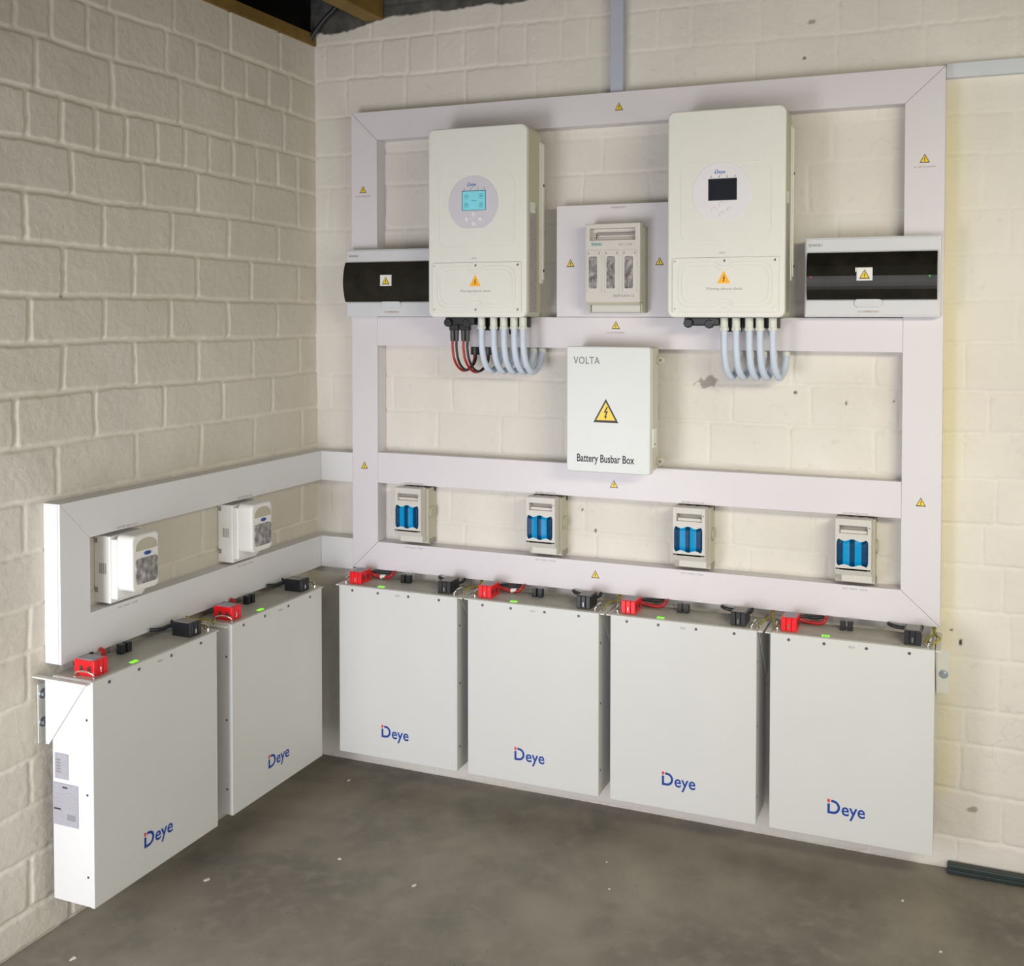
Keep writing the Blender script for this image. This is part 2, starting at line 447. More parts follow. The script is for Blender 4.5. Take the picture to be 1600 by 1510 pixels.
LZ = [2.80, 2.572, 2.435, 2.288, 2.155, 2.018, 1.883, 1.744, 1.615, 1.478, 1.341, 1.198, 1.06, 0.915, 0.79, 0.655, 0.5, 0.375, 0.24, 0.1, 0.0]
LJ = {  # joints of the left wall by course, counted from the top
    1: [-0.744, -0.485, -0.212, -1.0, -1.26],
    2: [-1.2, -1.075, -0.971, -0.774, -0.643, -0.524, -0.402, -0.277, -0.154],
    3: [-1.252, -0.99, -0.719, -0.454, -0.191],
    4: [-1.282, -1.169, -1.051, -0.94, -0.817, -0.699, -0.588, -0.47, -0.349, -0.233, -0.114],
    5: [-1.138, -0.878, -0.643, -0.371, -0.115],
    6: [-1.289, -1.031, -0.758, -0.492, -0.233],
    7: [-1.171, -0.912, -0.643, -0.38, -0.115],
    8: [-1.285, -1.026, -0.764, -0.505, -0.241],
    9: [-1.172, -0.911, -0.644, -0.375, -0.11],
    10: [-1.324, -1.062, -0.796, -0.532, -0.27],
    11: [-1.195, -0.911, -0.635, -0.368, -0.1],
    12: [-1.305, -1.03, -0.76, -0.5, -0.24],
    13: [-1.16, -0.9, -0.628, -0.36, -0.1],
    14: [-1.29, -1.02, -0.76, -0.5, -0.24]}
def joints_left(c):
    k = len(LZ) - c          # course number from the top
    J = LJ.get(k)
    if J is None:
        J = [-0.11 - 0.262 * i - (0.131 if k % 2 else 0) + (0.01 if i % 2 else -0.006) for i in range(-1, 5)]
    lo = min(J); st = 0.118 if k in (2, 4) else 0.262
    return list(J) + [lo - st * i for i in range(1, 14)]
BZ = [2.84, 2.714, 2.578, 2.438, 2.300, 2.179, 2.019, 1.884, 1.744, 1.617, 1.471, 1.343, 1.201, 1.065, 0.94, 0.801, 0.654, 0.497, 0.39, 0.242, 0.1, 0.0]
BA = {1: 0.77, 2: 0.64, 3: 0.13, 4: 0.0, 5: 2.445, 6: 2.366, 7: 2.447, 8: 2.33, 9: 2.465, 10: 2.32, 11: 2.39, 12: 0.77, 13: 2.41, 14: 2.38, 15: 2.43, 17: 2.42, 18: 2.34}
def joints_back(c):
    k = len(BZ) - c
    a = BA.get(k, 0.13 + (0.128 if k % 2 else 0)); st = 0.118 if k == 2 else 0.2575
    rs = random.Random(k * 7 + 3)
    return [a + st * i + rs.uniform(-0.008, 0.008) for i in range(-30, 34)]
kind_top = {'wall_back': lambda U: 2.755 + 0.04 * sst(0.1, 0.35, U) + 0.0 * U}

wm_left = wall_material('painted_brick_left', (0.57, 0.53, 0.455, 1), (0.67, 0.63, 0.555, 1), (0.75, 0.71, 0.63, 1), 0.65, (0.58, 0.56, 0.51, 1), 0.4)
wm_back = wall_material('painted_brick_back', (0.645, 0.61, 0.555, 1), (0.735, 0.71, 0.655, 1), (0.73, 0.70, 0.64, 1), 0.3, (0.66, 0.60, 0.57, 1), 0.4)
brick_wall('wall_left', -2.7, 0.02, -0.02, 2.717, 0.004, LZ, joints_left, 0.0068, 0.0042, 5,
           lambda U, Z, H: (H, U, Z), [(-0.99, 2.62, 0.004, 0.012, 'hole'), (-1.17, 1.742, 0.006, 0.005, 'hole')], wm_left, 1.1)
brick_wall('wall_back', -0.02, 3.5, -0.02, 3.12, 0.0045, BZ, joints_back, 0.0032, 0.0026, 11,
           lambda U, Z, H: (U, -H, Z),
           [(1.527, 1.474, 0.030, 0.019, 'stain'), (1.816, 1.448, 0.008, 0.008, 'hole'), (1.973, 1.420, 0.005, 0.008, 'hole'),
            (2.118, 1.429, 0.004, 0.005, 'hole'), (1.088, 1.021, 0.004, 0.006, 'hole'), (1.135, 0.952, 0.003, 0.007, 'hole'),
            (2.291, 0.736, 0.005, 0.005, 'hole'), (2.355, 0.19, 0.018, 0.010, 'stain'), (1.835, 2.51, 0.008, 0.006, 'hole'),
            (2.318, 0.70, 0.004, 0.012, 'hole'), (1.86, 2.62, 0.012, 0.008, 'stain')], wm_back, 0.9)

# floor
def floor_material():
    m = bpy.data.materials.new('worn_concrete_floor'); m.use_nodes = True
    nt = m.node_tree; N = nt.nodes.new; L = nt.links.new
    p = nt.nodes['Principled BSDF']; p.inputs['Roughness'].default_value = 0.6
    tc = N('ShaderNodeTexCoord')
    def noise(sc, det=6, dist=0.0, vec=None):
        n = N('ShaderNodeTexNoise'); n.inputs['Scale'].default_value = sc; n.inputs['Detail'].default_value = det
        n.inputs['Distortion'].default_value = dist; L(vec or tc.outputs['Object'], n.inputs['Vector']); return n.outputs['Fac']
    def ramp(f, stops):
        r = N('ShaderNodeValToRGB'); e = r.color_ramp.elements
        e[0].position, e[0].color = stops[0]; e[1].position, e[1].color = stops[-1]
        for q, c in stops[1:-1]: e.new(q).color = c
        L(f, r.inputs[0]); return r.outputs[0]
    def mix(f, a, b, k=None):
        n = N('ShaderNodeMix'); n.data_type = 'RGBA'
        L(f, n.inputs[0])
        for s, v in ((6, a), (7, b)):
            if isinstance(v, tuple): n.inputs[s].default_value = v
            else: L(v, n.inputs[s])
        return n.outputs[2]
    a = ramp(noise(1.9, 9, 0.3), [(0.30, (0.135, 0.122, 0.102, 1)), (0.44, (0.20, 0.18, 0.147, 1)), (0.58, (0.265, 0.236, 0.190, 1)), (0.75, (0.33, 0.295, 0.235, 1))])
    g = ramp(noise(3.6, 9, 0.35), [(0.50, (0, 0, 0, 1)), (0.72, (0.75, 0.75, 0.75, 1))])
    a = mix(g, a, (0.140, 0.138, 0.112, 1))
    g2 = ramp(noise(17, 9, 0.2), [(0.48, (0, 0, 0, 1)), (0.75, (0.6, 0.6, 0.6, 1))])
    a = mix(g2, a, (0.29, 0.26, 0.21, 1))
    g3 = ramp(noise(95, 3), [(0.66, (0, 0, 0, 1)), (0.74, (0.5, 0.5, 0.5, 1))])
    a = mix(g3, a, (0.05, 0.045, 0.04, 1))
    L(a, p.inputs['Base Color'])
    b = N('ShaderNodeBump'); b.inputs['Strength'].default_value = 0.3; b.inputs['Distance'].default_value = 0.003
    L(noise(22, 9), b.inputs['Height']); L(b.outputs[0], p.inputs['Normal'])
    return m
mb = MB(); mb.box(-0.3, 6.5, -8, 0.3, -0.12, 0, 'x'); mb.mats = [floor_material()]
struct(mb.build('floor'))

# roof void, wall tops
mb = MB()
mb.box(-1.2, 6.5, -3.4, 0.4, 3.12, 3.2, 'roof')
struct(mb.build('ceiling'))
mb = MB(); mb.box(-1.25, -1.2, -3.4, 0.4, 2.4, 3.12, 'roof'); mb.box(-1.2, -0.02, 0.05, 0.1, 2.4, 3.12, 'roof')
mb.box(-1.2, -0.03, -3.4, 0.05, 2.38, 2.4, 'roof')
struct(mb.build('trim_1'))

mb = MB(); mb.box(-0.10, 0.007, -2.7, -0.004, 2.712, 2.757, 'timber', 0.002)
tag(mb.build('timber_wall_plate'), 'ochre timber plank lying along the top of the left brick wall', 'timber')
for i, (x, lb) in enumerate([(0.222, 'ochre roof beam ending on the back wall close to the corner'), (1.035, 'roof beam whose dark end barely shows left of the vertical duct')]):
    mb = MB(); mb.box(x, x + 0.078, -3.3, 0.0, 2.785, 2.93, 'timber', 0.003)
    o = mb.build('roof_beam', off=(x, 0, 2.785)); o.location = (x, 0, 2.785)
    tag(o, lb, 'beam')
mb = MB(); mb.tube([(-0.02, -0.02, 2.70), (0.01, -0.03, 2.745), (0.06, -0.03, 2.80), (0.12, -0.03, 2.85), (0.17, -0.04, 2.93), (0.19, -0.05, 3.11)], 0.009, 'black_rubber')
tag(mb.build('roof_cable'), 'black cable sagging from the roof void into the wall corner', 'cable')

# ---------------------------------------------------------------- cable trunking
DT = 0.0574
FX0, FX1, FX2, FX3 = 0.1966, 2.2600, 0.3042, 2.1455
def length(mb, poly, m, y1=0.0, d=DT):
    """one trunking length: base channel plus lid, seen as a fine seam"""
    cx = sum(p[0] for p in poly) / len(poly); cz = sum(p[1] for p in poly) / len(poly)
    def shrink(k):
        out = []
        for x, z in poly:
            out.append((x + (k if x < cx else -k), z + (k if z < cz else -k)))
        return out
    mb.prism(shrink(0.0022), 'y', y1, y1 - d + 0.009, m)
    mb.prism(shrink(0.0005), 'y', y1 - d + 0.009, y1 - d, m, 0.0012)
TL = (1.228, 0, 0.757)
frame = thing('cable_trunking', 'large white rectangular cable trunking frame with two cross rails on the back wall', 'trunking', TL)
specs = [
    ('top_length', [(FX0, 2.4377), (FX1, 2.4377), (FX3, 2.3339), (FX2, 2.3339)], [(1.237, 2.389, 'sign above the gap between the two inverters')]),
    ('left_post', [(FX0, 2.4377), (FX2, 2.3339), (FX2, 0.8595), (FX0, 0.757)], [(0.246, 2.156, 0), (0.248, 1.14, 0)]),
    ('right_post', [(FX1, 2.4377), (FX1, 0.757), (FX3, 0.8595), (FX3, 2.3339)], [(2.203, 2.166, 0), (2.202, 1.132, 0)]),
    ('bottom_length', [(FX0, 0.757), (FX2, 0.8595), (FX3, 0.8595), (FX1, 0.757)], [(1.157, 0.817, 0)]),
    ('middle_rail', [(FX2, 1.5825), (FX3, 1.5825), (FX3, 1.6885), (FX2, 1.6885)], [(1.228, 1.662, 0)]),
    ('lower_rail', [(FX2, 1.0774), (FX3, 1.0774), (FX3, 1.1905), (FX2, 1.1905)], [(1.223, 1.128, 0)]),
    ('backing_panel', [(1.0135, 1.6885), (1.55, 1.6885), (1.55, 2.067), (1.0135, 2.067)], [(1.065, 1.872, 0), (1.379, 1.873, 0)]),
]
for nm, poly, signs in specs:
    mb = MB()
    if nm in ('top_length', 'left_post', 'right_post', 'bottom_length'):
        mb2 = mb
        # mitred pieces are pulled in a hair so that the joints read as fine lines
        cx = sum(p[0] for p in poly) / 4; cz = sum(p[1] for p in poly) / 4
        k = 0.0007
        horiz = nm in ('top_length', 'bottom_length')
        P = [(x + (k if x < cx else -k), z) for x, z in poly] if horiz else [(x, z + (k if z < cz else -k)) for x, z in poly]
        mb.prism(P, 'y', 0, -DT + 0.009, 'trunk')
        mb.prism(P, 'y', -DT + 0.0085, -DT, 'trunk', 0.0008)
    else:
        length(mb, poly, 'trunk')
    o = mb.build(nm, frame, off=TL)
    for x, z, _ in signs:
        s = MB(); warn(s, x, z, -DT, 0.029)
        if (nm, z) in (('left_post', 2.156), ('right_post', 2.166), ('middle_rail', 1.662)):
            s.text('AC DB TRUNKING', x, z - 0.028, -DT, 0.0075, 'ink_pale', align='CENTER')
        s.build('warning_sticker', o, 'small yellow warning triangle', off=TL)

LR = (0.0, 0.0, 0.748)
left_tr = thing('cable_trunking', 'low grey-white trunking loop on the left wall running round the corner', 'trunking', LR, PI / 2)
L0, L1 = -1.2421, -1.1417
mb = MB(); P = [(L0, 1.1833), (0, 1.1833), (0, 1.0743), (L1, 1.0743)]
mb.prism(P, 'y', 0, -DT + 0.009, 'trunk_left'); mb.prism(P, 'y', -DT + 0.0085, -DT, 'trunk_left', 0.0008); mb.build('top_length', left_tr, off=LR)
mb = MB(); P = [(L0, 0.748), (L1, 0.8636), (0, 0.8636), (0, 0.748)]
mb.prism(P, 'y', 0, -DT + 0.009, 'trunk_left'); mb.prism(P, 'y', -DT + 0.0085, -DT, 'trunk_left', 0.0008); mb.build('bottom_length', left_tr, off=LR)
mb = MB(); P = [(L0, 1.1826), (L1, 1.0736), (L1, 0.8643), (L0, 0.7487)]
mb.prism(P, 'y', 0, -DT + 0.009, 'trunk_left'); mb.prism(P, 'y', -DT + 0.0085, -DT, 'trunk_left', 0.0008); mb.build('end_post', left_tr, off=LR)
for z0, z1 in ((1.0743, 1.1833), (0.748, 0.8636)):
    mb = MB(); mb.box(DT + 0.0005, 0.1958, -DT, -0.001, z0, z1, 'trunk_left', 0.0012); mb.build('corner_stub', frame, off=TL)

# small printed strips over and under the fused switches belong to the trunking
def strip(parent, x, z, txt, off, y=-DT, w=0.075):
    s = MB(); s.text(txt, x, z, y, 0.0085, 'ink_pale', align='CENTER', wid=w); s.build('printed_strip', parent, off=off)

mb = MB(); mb.box(1.2005, 1.2415, -0.034, 0, 2.4385, 3.11, 'duct', 0.0015)
mb.box(1.199, 1.243, -0.037, -0.029, 2.4385, 3.11, 'duct', 0.001)
tag(mb.build('vertical_duct', off=(1.22, 0, 2.4385)), 'narrow blue-grey duct rising from the top of the big trunking frame to the roof', 'duct').location = (1.22, 0, 2.4385)
mb = MB(); mb.box(2.2605, 3.6, -0.026, 0, 2.407, 2.45, 'duct_pale', 0.0015)
tag(mb.build('horizontal_duct', off=(2.2605, 0, 2.407)), 'pale grey duct running right from the upper right corner of the frame', 'duct').location = (2.2605, 0, 2.407)

# ---------------------------------------------------------------- Deye lettering
def deye(mb, x, z, y, h, m1, m2=None, red=True):
    """(x,z) = lower left of the D, h = height of the D"""
    t = h * 0.17; w = h * 0.88
    # stem, foot, bowl
    mb.prism([(x, z), (x + t, z), (x + t, z + h * 0.72), (x, z + h * 0.72)], 'y', y, y - 0.0005, m1)
    outer, inner = [], []
    n = 14
    cz = z + h / 2; r = h / 2
    cx = x + w - r
    for k in range(n + 1):
        a = PI / 2 - PI * k / n
        outer.append((cx + r * math.cos(a), cz + r * math.sin(a))); inner.append((cx + (r - t) * math.cos(a), cz + (r - t) * math.sin(a)))
    outer = [(x + t * 1.5, z + h)] + outer + [(x + t, z)]
    inner = [(x + t * 1.5, z + h - t)] + inner + [(x + t, z + t)]
    for i in range(len(outer) - 1):
        mb.prism([outer[i], outer[i + 1], inner[i + 1], inner[i]], 'y', y, y - 0.0005, m1)
    if red: mb.prism([(x, z + h * 0.80), (x + t, z + h * 0.80), (x + t, z + h * 1.04), (x, z + h * 1.04)], 'y', y, y - 0.0005, 'ink_red')
    mb.text('eye', x + w + h * 0.07, z + h * 0.02, y, h * 1.30, m2 or m1, bold=h * 0.016, wid=h * 1.62)

# ---------------------------------------------------------------- inverters
def ring_outline(x0, x1, z0, z1, c, notch, nx):
    """chamfer-cornered outline with a small dip in the middle of top and bottom"""
    m_ = (x0 + x1) / 2
    P = [(x0 + c, z0), (m_ - nx * 1.6, z0), (m_ - nx * .7, z0 + notch), (m_ + nx * .7, z0 + notch), (m_ + nx * 1.6, z0), (x1 - c, z0), (x1 - c * .3, z0 + c * .3), (x1, z0 + c)]
    P += [(x1, z1 - c), (x1 - c * .3, z1 - c * .3), (x1 - c, z1), (m_ + nx * 1.6, z1), (m_ + nx * .7, z1 - notch), (m_ - nx * .7, z1 - notch), (m_ - nx * 1.6, z1), (x0 + c, z1), (x0 + c * .3, z1 - c * .3), (x0, z1 - c), (x0, z0 + c), (x0 + c * .3, z0 + c * .3)]
    return P
def make_inverter(lit, loc, label):
    t = thing('inverter', label, 'inverter', loc, 0, 'wall mounted inverters')
    w, h = 0.366, 0.640
    F = -0.205
    mb = MB(); mb.rrect(0.003, w - 0.003, 0.002, h - 0.002, 0.02, -0.075, F + 0.0225, 'inverter_side_shade', 0.002)
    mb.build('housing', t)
    mb = MB(); mb.rrect(0, w, 0, h, 0.022, F + 0.024, F, 'inverter', 0.006, 4)
    mb.ring(rr(0.042, 0.325, 0.235, 0.475, 0.03), rr(0.0435, 0.3235, 0.2365, 0.4735, 0.0285), F + 0.001, F - 0.0009, 'inverter')
    mb.text('DEYE', 0.165, 0.196, F, 0.008, 'ink_pale')
    mb.build('front_cover', t)
    mb = MB(); mb.rrect(0.017, 0.349, 0.016, 0.185, 0.006, F + 0.001, F - 0.0045, 'inverter', 0.002)
    for k, q in ((0.0, 0.0), (0.011, 0.0)):
        a = ring_outline(0.036 + k, 0.330 - k, 0.031 + k, 0.170 - k, 0.030, 0.012, 0.018)
        b = ring_outline(0.0378 + k, 0.3282 - k, 0.0328 + k, 0.1682 - k, 0.030, 0.012, 0.018)
        mb.ring(a, b, F - 0.004, F - 0.0058, 'inverter')
    tc = mb.build('terminal_cover', t)
    for x, z in ((0.026, 0.026), (0.338, 0.026), (0.026, 0.174), (0.338, 0.174), (0.183, 0.026), (0.183, 0.174)):
        s = MB(); s.cyl((x, F - 0.0045, z), (0, -1, 0), 0.0042, 0.002, 'chrome' if x > 0.1 else 'inverter', 14, bev=0.0006)
        s.cyl((x, F - 0.0066, z), (0, -1, 0), 0.0018, 0.0002, 'screw', 6)
        s.build('screw', tc)
    s = MB(); h_ = 0.038
    s.prism([(0.160, 0.105), (0.201, 0.105), (0.1805, 0.105 + h_)], 'y', F - 0.0045, F - 0.0051, 'orange')
    q = 0.013
    pts = [(0.12, 0.75), (-0.28, -0.02), (0.02, 0.04), (-0.12, -0.45), (-0.22, -0.42), (-0.02, -0.85), (0.16, -0.38), (0.04, -0.42), (0.30, 0.22), (0.0, 0.16), (0.30, 0.72)]
    s.prism([(0.1805 + a * q, 0.1195 + b * q) for a, b in pts], 'y', F - 0.0051, F - 0.0055, 'ink')
    s.text('Warning electric shock', 0.1805, 0.085, F - 0.0045, 0.012, 'ink_pale', align='CENTER', shear=0.25, wid=0.112)
    s.build('warning_sticker', tc, 'orange triangle above the words Warning electric shock')
    # display
    cx, cz, r = 0.172, 0.383, 0.093
    P = [(cx + r * math.cos(a), max(cz + r * math.sin(a), cz - 0.084)) for a in [2 * PI * k / 48 for k in range(48)]]
    mb = MB(); mb.prism(P, 'y', F + 0.001, F - 0.0014, 'display' if lit else 'display_pale', 0.0008)
    d = mb.build('display_panel', t)
    s = MB(); deye(s, 0.150, 0.441, F - 0.0014, 0.0125, 'ink_sky', red=False); s.build('logo', d)
    for k, x in enumerate((0.137, 0.162, 0.187, 0.212)):
        s = MB(); s.prism([(x, 0.4285), (x + 0.002, 0.4285), (x + 0.0035, 0.4355), (x + 0.0012, 0.4355)], 'y', F - 0.001, F - 0.0018, 'ink_grey')
        s.build('indicator_mark', d)
    s = MB(); s.box(0.130, 0.219, F - 0.001, F - 0.0024, 0.359, 0.426, 'bezel' if lit else 'ink', 0.0004); 
    s.box(0.1325, 0.2175, F - 0.0022, F - 0.0028, 0.3605, 0.4235, 'screen_on' if lit else 'screen_off')
    if lit:
        for x, z in ((0.147, 0.406), (0.202, 0.406), (0.147, 0.377), (0.202, 0.377)):
            n = 18
            o_ = [(x + 0.0085 * math.cos(2 * PI * k / n), z + 0.0085 * math.sin(2 * PI * k / n)) for k in range(n)]
            i_ = [(x + 0.0072 * math.cos(2 * PI * k / n), z + 0.0072 * math.sin(2 * PI * k / n)) for k in range(n)]
            s.ring(o_, i_, F - 0.0028, F - 0.003, 'ink_teal')
            s.box(x - 0.003, x + 0.003, F - 0.0028, F - 0.003, z - 0.002, z + 0.003, 'ink_teal')
        s.box(0.165, 0.184, F - 0.0028, F - 0.003, 0.3905, 0.3925, 'ink_teal')
    s.build('screen', d, 'lit cyan screen' if lit else 'dark blank screen')
    for x, z in ((0.173, 0.347), (0.148, 0.331), (0.198, 0.331), (0.173, 0.316)):
        s = MB(); s.cyl((x, F - 0.001, z), (0, -1, 0), 0.0075, 0.003, 'display_pale', 20, bev=0.001); s.build('button', d)
    # side
    mb = MB(); mb.box(0.06, w - 0.0005, -DT - 0.001, -0.088, 0.115, 0.595, 'inverter', 0.002)
    mb.box(w - 0.002, w + 0.003, -DT - 0.001, -0.072, 0.128, 0.59, 'inverter', 0.001)
    mb.cyl((w + 0.003, -0.066, 0.16), (1, 0, 0), 0.005, 0.002, 'screw', 12)
    mb.cyl((w + 0.003, -0.066, 0.45), (1, 0, 0), 0.005, 0.002, 'screw', 12)
    mb.build('wall_bracket', t)
    s = MB(); s.box(w - 0.003, w - 0.0024, -0.168, -0.112, 0.018, 0.372, 'label_dark')
    s.box(w - 0.003, w - 0.0022, -0.168, -0.125, 0.350, 0.385, 'paper')
    s.build('specification_label', t, 'grey specification label on the right side')
    # connectors underneath
    mb = MB()
    mb.box(0.045, 0.155, -0.17, -0.11, -0.026, 0.002, 'black', 0.005)
    mb.cyl((0.060, -0.16, -0.018), (0, -1, 0.0), 0.015, 0.022, 'black', 8, bev=0.003)
    mb.cyl((0.125, -0.15, -0.02), (0, -1, 0.0), 0.015, 0.022, 'black', 8, bev=0.003)
    mb.box(0.16, 0.215, -0.12, -0.09, -0.045, 0.002, 'black', 0.004)
    mb.box(0.22, 0.335, -0.115, -0.09, -0.034, 0.002, 'black', 0.004)
    mb.box(0.262, 0.275, -0.118, -0.095, -0.058, -0.02, 'black', 0.003)
    mb.box(0.302, 0.315, -0.118, -0.095, -0.058, -0.02, 'black', 0.003)
    mb.build('terminal_block', t, 'black connector block under the housing')
    if lit:
        for x in (0.070, 0.112):
            mb = MB(); mb.box(x - 0.014, x + 0.018, -0.162, -0.138, -0.045, -0.02, 'black', 0.003)
            for q in (-0.006, 0.009): mb.cyl((x + q, -0.15, -0.040), (0, 0, -1), 0.0088, 0.042, 'black', 12, r2=0.0075)
            mb.build('plug_pair', t)
    s = MB(); s.ball((0.285, -0.118, -0.012), 0.0035, 'led_green'); s.build('status_light', t)
    return t
I1 = (0.600, 0, 1.687); I2 = (1.448, 0, 1.688)
make_inverter(True, I1, 'left cream inverter with a lit cyan screen')
make_inverter(False, I2, 'right cream inverter with a dark blank screen')

# flexible conduits below the inverters
order = ['leftmost', 'second from left', 'middle', 'fourth from left', 'rightmost']
for which, xs, dx, zb in (('left', (0.774, 0.820, 0.858, 0.896, 0.929), 0.022, 1.493), ('right', (1.616, 1.654, 1.695, 1.728, 1.768), 0.022, 1.491)):
    for i, x in enumerate(xs):
        x = x + 0.001
        t = thing('flexible_conduit', '%s of five blue-grey flexible conduits looping under the %s inverter' % (order[i], which), 'conduit', (x, -0.15, 1.687), 0, 'conduits under the %s inverter' % which)
        L_ = zb - 1.687
        mb = MB()
        mb.tube([(0, 0, -0.02), (0, 0, -0.06), (0.001, 0.001, -0.10), (0.004, 0.012, L_ + 0.045), (0.010, 0.036, L_ + 0.014), (0.014, 0.064, L_ + 0.010), (dx - 0.003, 0.095, L_ + 0.030), (dx, 0.112, L_ + 0.065), (dx, 0.118, 1.572 - 1.687)], 0.0108, 'hose', 14, 10)
        mb.build('hose', t)
        mb = MB(); mb.cyl((0, 0, 0.0), (0, 0, -1), 0.0128, 0.036, 'gland', 16, bev=0.001); mb.cyl((0, 0, -0.030), (0, 0, -1), 0.0150, 0.010, 'gland', 8, bev=0.001); mb.build('gland', t, 'ivory gland under the inverter')
        mb = MB(); mb.cyl((dx, 0.118, 1.5825 - 1.687), (0, 0, -1), 0.0125, 0.022, 'gland', 12, bev=0.001); mb.build('gland', t, 'ivory gland under the rail')

# solar cables of the left inverter
cs = [('red', 'red_cable', 0.664, 0.692, 1.500, 'outer red cable'), ('black', 'black_rubber', 0.679, 0.698, 1.503, 'outer black cable'),
      ('red', 'red_cable', 0.706, 0.742, 1.496, 'inner red cable'), ('black', 'black_rubber', 0.721, 0.748, 1.499, 'inner black cable')]
for col, m_, xa, xb, zb, lb in cs:
    mb = MB()
    k = xb - xa
    mb.tube([(xa, -0.15, 1.612), (xa, -0.15, 1.58), (xa + 0.004, -0.144, 1.54), (xa + k * .35, -0.12, zb + 0.010), (xa + k * .65, -0.09, zb), (xa + k * .95, -0.055, zb + 0.018), (xb, -0.040, 1.54), (xb, -0.038, 1.560)], 0.0043, m_, 10, 8)
    o = mb.build('solar_cable', off=(xa, -0.15, 1.612)); o.location = (xa, -0.15, 1.612)
    tag(o, lb + ' looping from the plugs under the left inverter to the rail', 'cable', 'solar cables of the left inverter')
for x, lb in ((0.695, 'black gland under the middle rail taking the outer pair of red and black cables'), (0.745, 'black gland under the middle rail taking the inner pair of red and black cables')):
    mb = MB(); mb.cyl((0, 0, 0), (0, 0, -1), 0.017, 0.028, 'black', 12, bev=0.002)
    o = mb.build('cable_gland'); o.location = (x, -0.037, 1.5825); tag(o, lb, 'gland', 'black glands under the middle rail')

# ---------------------------------------------------------------- distribution units
def make_unit(loc, label, right):
    t = thing('consumer_unit', label, 'electrical box', loc, 0, 'smoked-cover distribution boxes')
    w, h = 0.396, 0.243; F = -0.102
    mb = MB(); mb.rrect(0, w, 0, h, 0.004, -DT - 0.0005, F, 'unit', 0.003)
    mb.box(0.004, w - 0.004, F + 0.001, F - 0.003, 0.006, 0.051, 'unit', 0.0015)
    mb.box(0.004, w - 0.004, F + 0.001, F - 0.003, 0.199, h - 0.005, 'unit', 0.0015)
    mb.text('SHANLI', 0.012, 0.216, F - 0.003, 0.0115, 'ink_grey', bold=0.0002, wid=0.04)
    mb.build('housing', t)
    # bowed smoked cover
    b = bmesh.new(); n = 14; x0, x1, z0, z1 = (0.001 if not right else 0.009), w - 0.009, 0.053, 0.196
    pr = []
    for k in range(n + 1):
        u = k / n; z = z0 + (z1 - z0) * u
        pr.append((F - 0.003 - 0.021 * math.sin(PI * (0.06 + 0.88 * u)) ** 0.8, z))
    P = [(F + 0.001, z0)] + pr + [(F + 0.001, z1)]
    mb = MB(); mb.prism(P, 'x', x0, x1, 'smoke', 0.0)
    c = mb.build('cover', t, 'glossy smoked cover')
    def yat(z):
        u = (z - z0) / (z1 - z0); return F - 0.003 - 0.021 * math.sin(PI * (0.06 + 0.88 * u)) ** 0.8
    yc = yat(0.131) - 0.0004
    s = MB(); xa = 0.158
    s.box(xa, xa + 0.046, yc + 0.001, yc - 0.0006, 0.110, 0.149, 'paper')
    if right: s.box(xa - 0.004, xa + 0.001, yc + 0.001, yc - 0.0006, 0.136, 0.149, 'paper')
    warn(s, xa + 0.023, 0.129, yc - 0.0006, 0.031)
    s.build('warning_sticker', c, 'yellow triangle on a white square')
    mb = MB(); mb.rrect(0.150, 0.232, 0.030, 0.056, 0.012, F - 0.002, F - 0.009, 'unit', 0.002); mb.build('latch', t)
    mb = MB(); mb.text('AC COMBINER BOX' if right else 'DC COMBINER BOX', 0.191, 0.014, F - 0.003, 0.009, 'ink_brown', align='CENTER', wid=0.062); mb.build('printed_strip', t)
    if right:
        for x, m_ in ((0.366, 'led_green'), (0.022, 'led_red')):
            mb = MB(); z = 0.122; mb.ball((x, yat(z), z), 0.0026, m_); mb.build('status_light', c)
make_unit((0.2025, 0, 1.689), 'white distribution box with black cover tucked behind the left inverter', False)
make_unit((1.857, 0, 1.690), 'white distribution box with glossy reflecting cover on the right post', True)

# ---------------------------------------------------------------- central fuse switch
t = thing('fuse_switch', 'grey three-window fuse switch on the white panel between the two inverters', 'switch', (1.143, 0, 1.703))
w = 0.190; F = -0.125; zt = 0.293; zb = 0.034
mb = MB()
mb.box(0.004, w + 0.006, -DT - 0.0005, -0.092, 0.0, zt - 0.012, 'switch_side_shade', 0.002)
mb.box(0.014, w - 0.006, -0.09, -0.100, 0.002, zb + 0.01, 'switch', 0.002)
for x in (0.006, w - 0.004): mb.box(x, x + 0.006, -0.09, -0.103, 0.002, zb, 'switch_side_shade', 0.001)
mb.build('base', t)
mb = MB()
hx0, hx1, hz0, hz1 = 0.016, 0.172, 0.238, 0.277
# hinged lid with a grip opening: front as four bars, sides follow behind
mb.box(0, hx0, -0.09, F, zb, zt, 'switch', 0.003); mb.box(hx1, w, -0.09, F, zb, zt, 'switch', 0.003)
mb.box(hx0 - 0.003, hx1 + 0.003, -0.09, F, hz1, zt, 'switch', 0.003)
mb.box(hx0 - 0.003, hx1 + 0.003, -0.09, F, zb, hz0, 'switch', 0.001)
mb.box(hx0 - 0.002, hx1 + 0.002, -0.092, -0.099, hz0 - 0.004, hz1 + 0.004, 'switch', 0.001)
mb.box(hx0 + 0.014, hx1 - 0.002, -0.099, -0.110, hz0 + 0.018, hz0 + 0.026, 'switch_dark', 0.002)
mb.box(hx0, hx1, -0.099, -0.107, hz0, hz0 + 0.010, 'switch', 0.002)
mb.prism([(-0.092, zb + 0.001), (-0.092, zb - 0.008), (-0.118, zb - 0.008), (F + 0.001, zb + 0.004)], 'x', 0.002, w - 0.002, 'switch_side_shade')
mb.text('SHANLI', 0.022, 0.221, F, 0.013, 'ink_teal', bold=0.0004, wid=0.037)
